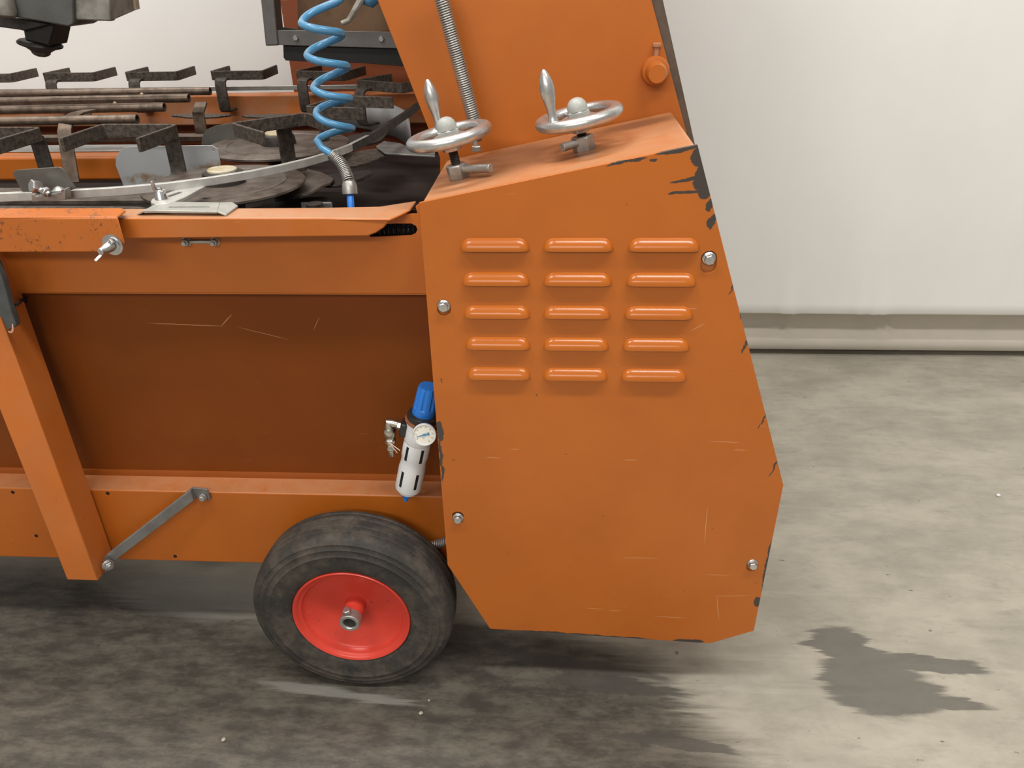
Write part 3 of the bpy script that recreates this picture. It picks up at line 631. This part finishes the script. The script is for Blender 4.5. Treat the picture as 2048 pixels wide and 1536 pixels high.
# slotted arm welded to the guide rail, with wing nut, and the bent slotted lever under it
za = .988
arm_o = [(301, 404), (304, 398), (312, 394), (325, 390), (360, 376), (400, 365), (412, 367), (410, 372), (370, 394), (350, 402), (330, 407), (312, 409)]
arm_s = [(334, 391), (360, 382), (366, 382), (362, 386), (338, 394)]
ao = HP(arm_o, za); asl = HP(arm_s, za)
arm = MP('slotted_arm', MB().plate(ao, [asl], (0, 0, -.007)), 'galv_bright', .001, label='pale slotted arm welded to the guide rail')
zl = zr+.004
lo = [(275, 426.5), (306, 411), (328, 403), (358, 402.5), (445, 404), (466, 405), (474, 412), (464, 424), (450, 428.5), (436, 422.5), (330, 421), (290, 421.5)]
lv = HP(lo, zl)
mb = MB().plate(HP([(286, 421.5), (308, 409.5), (330, 403), (440, 404.5), (434, 422.5), (310, 421)], zr+.007), [HP([(338, 412), (418, 412.3), (420, 414.2), (338, 414.6)], zr+.007)], (0, 0, -.004))
e0, e1 = U(440, 404.5, z=zr+.007), U(434, 422.5, z=zr+.007)
e2, e3 = U(452, 429.5, z=zr+.0015), U(476, 411, z=zr+.003); e4 = U(464, 403.5, z=zr+.006)
mb.prism([e0, e1, e2, e3, e4], (0, 0, -.003))
f0, f1 = U(286, 421.5, z=zr+.007), U(308, 409.5, z=zr+.007)
mb.prism([f0, f1, U(300, 414, z=zr+.001), U(273, 428, z=zr+.001)], (0, 0, -.003))
MP('bent_lever', mb, 'galv_lever', .0008, label='pale bent slotted lever on the orange rail')
q = U(323, 398, z=za)
mb = MB().lathe([(0, 0), (.0105, 0), (.0075, .011), (.006, .014), (.004, .015), (.004, .019), (0, .019)], q, (0, 0, 1), 20)
mb.strip([q+Vector((-.003, 0, .006)), q+Vector((-.008, .0, .018)), q+Vector((-.009, 0, .030))], (0, 1, 0), .007, .0035)
mb.strip([q+Vector((.003, 0, .006)), q+Vector((.008, 0, .012)), q+Vector((.009, 0, .016))], (0, 1, 0), .007, .0035)
MP('wing_nut', mb, 'zinc', .0006, parent=arm)
# rear frame of the tower: grey tube, cross bar and rubber flap
yf = 2.02
fr = MP('rear_frame_post', MB().prism(FP([(531, 92), (518, -30), (545, -30), (557, 91)], yf), (0, .05, 0)), 'grey_steel', .003, label='grey steel frame post')
q = MP('rear_frame_bar', MB().prism(FP([(553, 60), (553, 90), (800, 97), (800, 64)], yf+.004), (0, .006, 0)), 'grey_steel', .001, label='grey steel cross bar')
for px, py in ((592, 76), (763, 78)):
    c = U(px, py, y=yf+.004); MP('bolt', MB().lathe([(0, -.006), (.006, -.006), (.0075, -.003), (.0075, 0), (0, 0)], c, (0, 1, 0), 6), 'zinc', parent=q)
MP('rubber_flap', MB().prism(FP([(566, 86), (567, 115), (571, 121), (640, 125), (720, 126), (812, 133), (812, 92), (563, 54), (562, 56)], yf+.016), (0, .004, 0)), 'rubber', .001, label='black rubber flap')
# short spring-wrapped line between wheel and cover
a, b = U(862, 1092, y=1.185), U(905, 1078, y=1.185); path = []
for i in range(12*12+1):
    t = i/144; an = 2*math.pi*i/12; path.append(a.lerp(b, t)+Vector((0, math.cos(an), math.sin(an)))*.0085)
o = MP('hose_spring', MB().tube(path, .0016, 6), 'galv')
MP('hose_core', MB().tube([U(855, 1110, y=1.19), a, b], .006, 10), 'rust_dark', parent=o)
# ------------------------------------------------------------------ pot carriers riding on the conveyor
def carrier_master():
    root = empty('pot_carrier', (0, 0, 0)); W, Lr = .155, .135
    def rc(p, q, r, d=4):  # small rounded corner
        return p
    pts = [(-W/2+.004, Lr-.002), (-W/2, .010), (-W/2+.003, .003), (-W/2+.010, 0), (W/2-.010, 0), (W/2-.003, .003), (W/2, .010), (W/2-.004, Lr)]
    f = mesh('fork', MB().strip([(x, y, .098) for x, y in pts], (0, 0, 1), .025, .0065), M['rust'], root, .001, local=True)
    st = [(0, .004, .102), (0, -.020, .102), (0, -.030, .098), (0, -.034, .088), (0, -.034, .016), (0, -.031, .007), (0, -.022, .003), (0, .016, .003)]
    mesh('stem', MB().strip([(x-.040, y, z-.012 if z > .08 else z) for x, y, z in st], (1, 0, 0), .032, .0065), M['rust_stem'], root, .001, local=True)
    return root
CM = carrier_master()
def copy_tree(o, parent=None):
    c = o.copy(); C.objects.link(c); c.parent = parent
    for ch in list(o.children): copy_tree(ch, c)
    return c
CAR = [  # x, y, heading of the open side, label
    (-.820, 1.510, 176, 'rusty fork-shaped pot carrier in front, between the rod ends and the rust-stained sheet'),
    (-1.085, 1.490, 178, 'rusty pot carrier cut by the left picture edge, just above the clamp plate'),
    (-.580, 1.567, 223, 'rusty pot carrier on the near bend, left of the lower blue hose coils'),
    (-.528, 1.775, 256, 'dark pot carrier behind the lower hose coils, its two arms pointing right'),
    (-.470, 2.080, 330, 'dark pot carrier beside the sloping tower plate edge, farthest right of all carriers'),
    (-.690, 2.310, 345, 'dark pot carrier behind the blue hose under the black rubber flap'),
    (-.945, 2.345, 0, 'brown pot carrier in the rear row, standing alone just left of the blue hose'),
    (-1.205, 2.350, 0, 'brown pot carrier in the rear row above the rod ends, third from the left edge'),
    (-1.460, 2.355, 0, 'brown rear-row pot carrier below the grey drill head, second from the left edge'),
    (-1.715, 2.355, 0, 'brown pot carrier in the rear row, cut by the left picture edge'),
]
for i, (x, y, a, lb) in enumerate(CAR):
    o = CM if i == 0 else copy_tree(CM)
    o.location = (x, y, ZP+.001); o.rotation_euler = (0, 0, R_(a)); tag(o, lb, 'carrier', 'pot carriers on the conveyor')
# ------------------------------------------------------------------ rack of brown tubes
ends = [((421, 182), 1.085), ((378, 196), 1.078), ((329, 214), 1.071), ((275, 238), 1.064)]
RK = empty('rod_rack', (-1.1, 1.8, .95)); tag(RK, 'rack of four brown steel tubes lying over the conveyor', 'rack')
le = []
for k, ((px, py), _) in enumerate(ends):
    y = 1.98-.117*k; e = U(px, py, y=y); le.append(e)
    lz = U(0, (188, 204, 222, 245)[k], y=y).z
    s = Vector((-2.0, y, lz+(lz-e.z)*.9)); dv = (s-e).normalized(); r = .0098
    mb = MB().lathe([(r*.72, .03), (r*.72, 0), (r*.95, 0), (r, .001), (r, (s-e).length)], e, dv, 20)
    mesh('tube', mb, M['brown_tube'], RK)
    mesh('tube_bore', MB().lathe([(0, .02), (r*.73, .02)], e, dv, 20), M['hole'], RK)
for px, k in ((282, 0), (228, 1), (175, 2)):
    t0 = le[k]; p = U(px, (187, 205, 224)[k], y=t0.y-.014)
    mesh('weld_bead', MB().lathe([(0, -.006), (.004, -.005), (.0065, 0), (.004, .005), (0, .006)], (p.x, t0.y-.010, p.z-.004), (1, 0, .2), 10), M['copper_weld'], RK)
p = U(118, 255, y=1.60)
mesh('hook_bracket', MB().strip([(p.x+.028, 1.68, p.z+.020), (p.x+.012, 1.655, p.z+.018), (p.x+.002, 1.63, p.z+.010), (p.x, 1.615, p.z-.01), (p.x+.003, 1.60, p.z-.05), (p.x+.008, 1.58, p.z-.11)], (1, .25, 0), .028, .006), M['brown_tube'], RK, .001)
mesh('hook_bracket', MB().strip([(-.915, 2.01, 1.02), (-.915, 1.98, 1.0), (-.915, 1.975, .95)], (1, 0, 0), .03, .006), M['brown_tube'], RK, .001)
# ------------------------------------------------------------------ drill head hanging above the conveyor
DH = empty('drill_head', U(80, 112, y=1.72)); tag(DH, 'grey drill head with dark chuck hanging above the rods', 'drill')
yd = 1.70
mesh('front_housing', MB().prism(FP([(19, 32), (137, 53.5), (146, 49), (147, 42), (132, -460), (8, -460)], yd), (0, .10, 0)), M['grey_housing'], DH, .003)
mesh('motor_housing', MB().prism([U(146, 39.5, y=yd+.01), U(222, 42.5, y=yd+.01), U(274, 20, y=yd+.16), U(262, -70, y=yd+.16), U(214, -70, y=yd+.01), U(142, -70, y=yd+.01)][:2]+[U(214, -70, y=yd+.01), U(142, -70, y=yd+.01)], (.0, .02, 0)).prism([U(222, 42.5, y=yd+.01), U(274, 20, y=yd+.16), U(262, -80, y=yd+.16), U(214, -80, y=yd+.01)], (-.05, .02, 0)), M['pale_housing'], DH, .003)
mesh('edge_strip', MB().prism([U(267, 20, y=yd+.14), U(275, 18, y=yd+.16), U(266, -60, y=yd+.16), U(258, -60, y=yd+.14)], (.006, 0, 0)), M['cream'], DH, .001)
mesh('side_knob', MB().lathe([(0, -.02), (.018, -.02), (.022, -.012), (.022, .03), (0, .03)], U(8, 12, y=yd-.01), (0, .2, 1), 20), M['pale_housing'], DH)
mesh('lower_bracket', MB().prism(FP([(-60, 22), (18, 33), (100, 48), (48, 62), (40, 60), (-60, 46)], yd+.02), (0, .06, 0)), M['rust_dark'], DH, .002)
mesh('chuck', MB().prism(FP([(44, 50), (110, 40), (99, 93), (50, 82)], yd+.03), (0, .07, 0)), M['oily_black'], DH, .004)
q2 = U(80, 87, y=yd+.065); d2 = Vector((-.20, 0, -1)).normalized()
mesh('collar', MB().lathe([(0, -.004), (.040, -.004), (.045, .000), (.044, .004), (.030, .009), (.024, .013), (.020, .016), (0, .017)], q2, d2, 28), M['rust_dark'], DH, .001)
mesh('nut', MB().lathe([(0, .010), (.017, .010), (.019, .013), (.019, .020), (.015, .024), (.011, .026), (0, .026)], q2, d2, 6), M['rust'], DH, .001)
# ------------------------------------------------------------------ coiled blue air hose
def coil():
    y0 = 1.40; L = [(605, 43), (616, 107), (629, 172), (634, 222), (634, 282)]; Rr = [(682, 66), (693, 131), (699, 196), (703, 256)]
    root = empty('air_hose', U(701, 420, y=1.30)); tag(root, 'coiled blue plastic air hose hanging beside the orange tower plate', 'hose')
    pts = []
    ext = [U(672, -70, y=y0+.036), U(674, -30, y=y0+.036), U(671, 3, y=y0+.034)]
    nodes = [(671, 3, .030)]
    for i in range(5):
        nodes.append((*L[i], 0.)) 
        if i < 4: nodes.append((*Rr[i], 0.))
    # the front strand bows down, the back strand up: sample half turns between extremes
    path = ext[:2]
    for i in range(len(nodes)-1):
        (xa, ya, _), (xb, yb_, _) = nodes[i], nodes[i+1]
        front = xb > xa; hw = abs(xb-xa)/2
        for k in range(12):
            a = math.pi*k/12; t = (1-math.cos(a))/2
            if i == 0: a2 = math.pi/2+math.pi/2*k/12; t = k/12; t = math.sin(t*math.pi/2)
            sgn = -1 if front else 1
            dy = sgn*.034*math.sin(math.pi*k/12 if i else math.pi/2+math.pi/2*k/12)
            lin = k/12
            # world: heights run evenly along the coil, x follows the cosine
            pa, pb = U(xa, ya, y=y0), U(xb, yb_, y=y0)
            path.append(Vector((pa.x+(pb.x-pa.x)*t, y0+dy, pa.z+(pb.z-pa.z)*lin)))
    last = U(*L[-1], y=y0)
    path += [last, U(645, 297, y=1.382), U(658, 305, y=1.372), U(668, 313, y=1.365)]
    mesh('coiled_tube', MB().tube(path, .0064, 14), M['blue_hose'], root, smooth=60)
    sl = [U(664, 309, y=1.366), U(676, 319, y=1.36), U(686, 333, y=1.35), U(693, 348, y=1.34), U(697, 362, y=1.33), U(699, 376, y=1.325)]
    # smooth sleeve path
    sp_ = []
    for i in range(len(sl)-1):
        for k in range(8): sp_.append(sl[i].lerp(sl[i+1], k/8))
    sp_.append(sl[-1]); n = len(sp_); tot = 24; hp = []; NN = None
    for i in range((n-1)*10+1):
        f = i/10; j = min(int(f), n-2); p = sp_[j].lerp(sp_[j+1], f-j); t = (sp_[min(j+2, n-1)]-sp_[max(j-1, 0)]).normalized()
        if NN is None: NN = perp(t)
        NN = (NN-t*NN.dot(t)).normalized(); B = t.cross(NN); an = 2*math.pi*tot*i/((n-1)*10)
        hp.append(p+(NN*math.cos(an)+B*math.sin(an))*.0092)
    mesh('spring_sleeve', MB().tube(hp, .0013, 6), M['galv'], root)['label'] = 'grey spring sleeve'
    mesh('sleeve_core', MB().tube(sp_, .0078, 12), M['black'], root)
    a, b = U(698, 362, y=1.33), U(700, 385, y=1.325)
    mesh('coupling', MB().lathe([(0, 0), (.0105, 0), (.0125, .006), (.0132, .010), (.0132, .022), (.0115, .0235), (0, .0235)], a, b-a, 24), M['galv'], root, .0004)['label'] = 'grey hose coupling'
    mesh('straight_tube', MB().tube([b, U(701, 402, y=1.315), U(703, 425, y=1.305), U(705, 470, y=1.30)], .0062, 12), M['blue'], root)
coil()
# ------------------------------------------------------------------ blow gun with grey lever, hanging in the tower
BG = empty('blow_gun', U(738, -20, y=1.75)); tag(BG, 'air blow gun with grey lever hanging beside the coiled hose', 'air gun')
mesh('gun_body', MB().tube([U(716, -30, y=1.76), U(726, -6, y=1.75), U(742, 0, y=1.75), U(760, -14, y=1.74)], [.014, .016, .015, .012], 14), M['blue_hose'], BG)
mesh('lever', MB().tube([U(724, -4, y=1.735), U(712, 16, y=1.73), U(703, 32, y=1.725), U(697, 41, y=1.72), U(690, 44, y=1.718), U(683, 47, y=1.716)], [.0075, .0062, .0058, .0052, .0052, .0048], 10), M['pale_housing'], BG)
# ------------------------------------------------------------------ pressure regulator
def regulator():
    yg = 1.172; t, b = U(858, 772, y=yg), U(811, 1001, y=yg); ax = (t-b).normalized(); L = (t-b).length
    root = empty('air_regulator', b); tag(root, 'white air filter regulator with blue knob and pressure gauge beside the louvred cover', 'regulator')
    s = L/.212
    def lt(name, prof, mat, seg=32, parent=None, **k): return mesh(name, MB().lathe([(r*s, h*s) for r, h in prof], b, ax, seg), M[mat], parent or root, **k)
    side = Vector((0, -1, 0)); rt = side.cross(ax).normalized(); rt = rt if rt.x > 0 else -rt
    lt('drain_valve', [(0, 0), (.0035, 0), (.0035, .007), (.0065, .008), (.0085, .013), (.009, .019), (0, .02)], 'blue', 16)
    bw = lt('bowl_guard', [(0, .018), (.0135, .018), (.0145, .021), (.0155, .0235), (.0195, .0255), (.0205, .029), (.0205, .066), (.0193, .074), (.0193, .084), (.0205, .090), (.0205, .112), (.0185, .117), (0, .118)], 'white')
    for z0, z1 in ((.037, .066), (.087, .112)):
        for an in (-34, 34, 100, -100):
            dr = side*math.cos(R_(an))+rt*math.sin(R_(an)); tn = ax.cross(dr)
            c = b+ax*((z0+z1)/2*s)+dr*.0193*s
            mesh('guard_window', MB().obox(c, tn, dr, ax, .0048*s, .003*s, (z1-z0)*s), M['hole'], bw, .0008)
    lt('body', [(0, .114), (.0195, .114), (.0215, .119), (.0215, .146), (.0195, .1505), (0, .151)], 'white')
    lt('mounting_ring', [(0, .150), (.0235, .150), (.0252, .1512), (.0252, .1535), (.023, .155), (0, .155)], simple_mats['ring'])
    lt('lock_ring', [(0, .156), (.0225, .156), (.0235, .158), (.0225, .163), (.0195, .165), (0, .1655)], 'black')
    kb = MB(); seg = 48; rings = []
    for r, h, fl in ((.0168, .165, 0), (.0168, .176, 0), (.0165, .178, 1), (.0152, .208, 1), (.0135, .2115, 0)):
        rings.append([kb.bm.verts.new(b+ax*h*s+(rt*math.cos(2*math.pi*k/seg)+side*math.sin(2*math.pi*k/seg))*(r-(.0017 if fl and k % 6 < 2 else 0))*s) for k in range(seg)])
    for p, q in zip(rings, rings[1:]):
        for k in range(seg): kb.bm.faces.new((p[k], p[(k+1) % seg], q[(k+1) % seg], q[k]))
    kb.bm.faces.new(rings[-1])
    mesh('knob', kb, M['blue'], root, smooth=30)['label'] = 'blue fluted adjusting knob'
    # gauge, facing the viewer side
    gc = U(848.5, 869.5, y=yg-.041); gn = Vector((.10, -1, .16)).normalized(); hub = b+ax*.131*s
    gu = ax-gn*ax.dot(gn); gu.normalize(); gr = gu.cross(gn).normalized(); gr = gr if gr.x > 0 else -gr
    G = mesh('gauge_case', MB().lathe([(0, -.026), (.008, -.026), (.008, -.017), (.0195, -.017), (.0205, -.014), (.0205, -.001), (0, -.001)], gc, gn, 40), M['black'], root)
    mesh('gauge_bezel', MB().lathe([(.0185, -.002), (.0210, -.003), (.0214, .0), (.0208, .0018), (.0195, .0022), (.0187, .0008), (.0185, -.002)], gc, gn, 48), M['white'], G)
    mesh('dial', MB().lathe([(0, .0), (.0190, .0), (.0190, -.001), (0, -.001)], gc, gn, 40), M['dial'], G)
    nd = (-gr*.88-gu*.46).normalized(); nc = gc+gn*.0009; ns = gn.cross(nd)
    mesh('needle', MB().prism([nc+nd*.0145+ns*.0003, nc+nd*.004+ns*.0011, nc+ns*.0022, nc-nd*.006+ns*.0012, nc-nd*.0065+ns*.0028, nc-nd*.0095+ns*.0024, nc-nd*.0085, nc-nd*.0095-ns*.0024, nc-nd*.0065-ns*.0028, nc-nd*.006-ns*.0012, nc-ns*.0022, nc+nd*.004-ns*.0011, nc+nd*.0145-ns*.0003], gn*.0005), M['blue_hose'], G)
    mk = MB(); fr = Matrix((gr, gu, gn)).transposed()
    for k in range(33):
        a = R_(225-270*k/32); dr = gr*math.cos(a)+gu*math.sin(a)
        mk.obox(gc+dr*.0172+gn*.0003, dr, gn.cross(dr), gn, .0018 if k % 4 == 0 else .001, .0003, .0003)
    def glyph(txt, c, size):
        cu = bpy.data.curves.new('t', 'FONT'); cu.body = txt; cu.size = size; cu.align_x = 'CENTER'; cu.align_y = 'CENTER'
        ob = bpy.data.objects.new('t', cu); C.objects.link(ob); dg = bpy.context.evaluated_depsgraph_get(); dg.update()
        me = bpy.data.meshes.new_from_object(ob.evaluated_get(dg)); bpy.data.objects.remove(ob); bpy.data.curves.remove(cu)
        T = fr.to_4x4(); T.translation = c+gn*.0004; me.transform(T); mk.bm.from_mesh(me); bpy.data.meshes.remove(me)
    for k in range(9):
        a = R_(225-270*k/8); glyph(str(2*k), gc+(gr*math.cos(a)+gu*math.sin(a))*.0143, .0034)
    glyph('bar', gc-gu*.0065, .003)
    mesh('dial_markings', mk, M['ink'], G, smooth=0)
    # inlet fitting on the left
    ic = b+ax*.133*s; lft = -rt
    mesh('inlet_block', MB().obox(ic+lft*.027, lft, side, ax, .017, .026, .028), M['black'], root, .003)
    e = ic+lft*.058+ax*.004; dn = Vector((-.03, 0, -1)).normalized()
    F = mesh('elbow_fitting', MB().hexa(ic+lft*.034+ax*.002, ic+lft*.043+ax*.003, .0088).tube([ic+lft*.036+ax*.003, ic+lft*.052+ax*.004, e+ax*.001, e+dn*.006, e+dn*.018], [.007, .0075, .0085, .0085, .008], 16), M['nickel'], root, .0005)
    F['label'] = 'nickel elbow fitting'
    mesh('hose_nipple', MB().lathe([(0, .012), (.0095, .012), (.0115, .016), (.0115, .026), (.0098, .030), (.0085, .031), (.0085, .034), (.0105, .036), (.0105, .042), (.0080, .0435), (.0062, .046), (.0062, .052), (.0078, .0545), (.0078, .058), (.0052, .061), (.0052, .072), (.0045, .0735), (0, .0735)], e, dn, 20), M['nickel'], root)
    z = e+dn*.036
    for d1, ln in (((.9, -.5, -.35), .026), ((.75, -.5, -.7), .024)):
        v = Vector(d1).normalized(); mesh('tie_end', MB().strip([z+Vector((0, -.010, 0)), z+v*ln*.5+Vector((0, -.011, -.001)), z+v*ln+Vector((0, -.010, -.002))], (0, .3, 1), .0018, .0008), M['tie'], root)
    mesh('wall_bracket', MB().strip([b+ax*.1530*s+Vector((.0, .012, 0)), b+ax*.153*s+Vector((.012, .04, 0)), b+ax*.153*s+Vector((.014, .058, .004))], ax, .004, .035), simple_mats['ring'] if False else M['paint_worn'], root, .001)
simple_mats = {'ring': 'ring'}
M['ring'] = simple('rusty_orange_ring', (.30, .10, .035), .5, .1, (.16, .07, .035), 70)
regulator()
# ------------------------------------------------------------------ dark grey lever with cord on the post
q = U(18, 640, y=1.118)
LV = empty('rubber_strap', q); tag(LV, 'dark grey strap end tied to the orange post by a black cord', 'strap')
mesh('strap', MB().prism(FP([(-30, 490), (-6, 530), (7, 566), (21, 620), (32, 650), (31, 654), (26, 657), (15, 661), (12, 656), (3, 637), (-30, 600)], 1.112), (0, .014, 0)), M['lever'], LV, .002)
mesh('strap_hook', MB().tube([U(25, 648, y=1.109), U(26, 656, y=1.107), U(25, 663, y=1.106), (U(22, 665, y=1.106)), U(17, 663, y=1.107)], [.0008, .0014, .0018, .0016, .001], 8), M['copper'], LV)
e = U(47, 599, y=1.216)
mesh('cord', MB().tube([U(10, 624, y=1.120), U(22, 617, y=1.121), U(30, 611, y=1.124), U(40, 603, y=1.165), U(45, 600, y=1.200), Vector((e.x, 1.235, e.z))], .0032, 10), M['black'], LV)
mesh('grommet', MB().lathe([(.0045, -.001), (.0075, -.001), (.0085, .0005), (.0075, .004), (.0045, .004)], U(47, 599, y=1.2185), (0, 1, -.09), 20), M['black'], LV)
# ------------------------------------------------------------------ loose bits on the floor
def crumb(px, py, r, seed, label, mat):
    rnd = random.Random(seed); c = U(px, py, z=0); mb = MB(); bmesh.ops.create_icosphere(mb.bm, subdivisions=2, radius=r)
    for v in mb.bm.verts: v.co = Vector((v.co.x*rnd.uniform(.75, 1.15), v.co.y*rnd.uniform(.7, 1.1), v.co.z*rnd.uniform(.5, .75)))
    mn = min(v.co.z for v in mb.bm.verts)
    for v in mb.bm.verts: v.co.z -= mn
    o = mesh('pebble', mb, mat, None, local=True); o.location = (c.x, c.y, 0); tag(o, label, 'pebble')
stone = simple('pale_stone', (.42, .37, .30), .8)
crumb(448, 1481, .0048, 1, 'small pale pebble on the dark floor in front of the machine', stone)
crumb(1996, 992, .006, 2, 'small white crumb on the clean grey floor right of the machine', M['white'])
crumb(842, 1428, .0045, 3, 'small grey crumb on the dark floor in front of the tyre', stone)
crumb(858, 1401, .0017, 4, 'tiny white speck on the dark floor just before the tyre', M['white'])
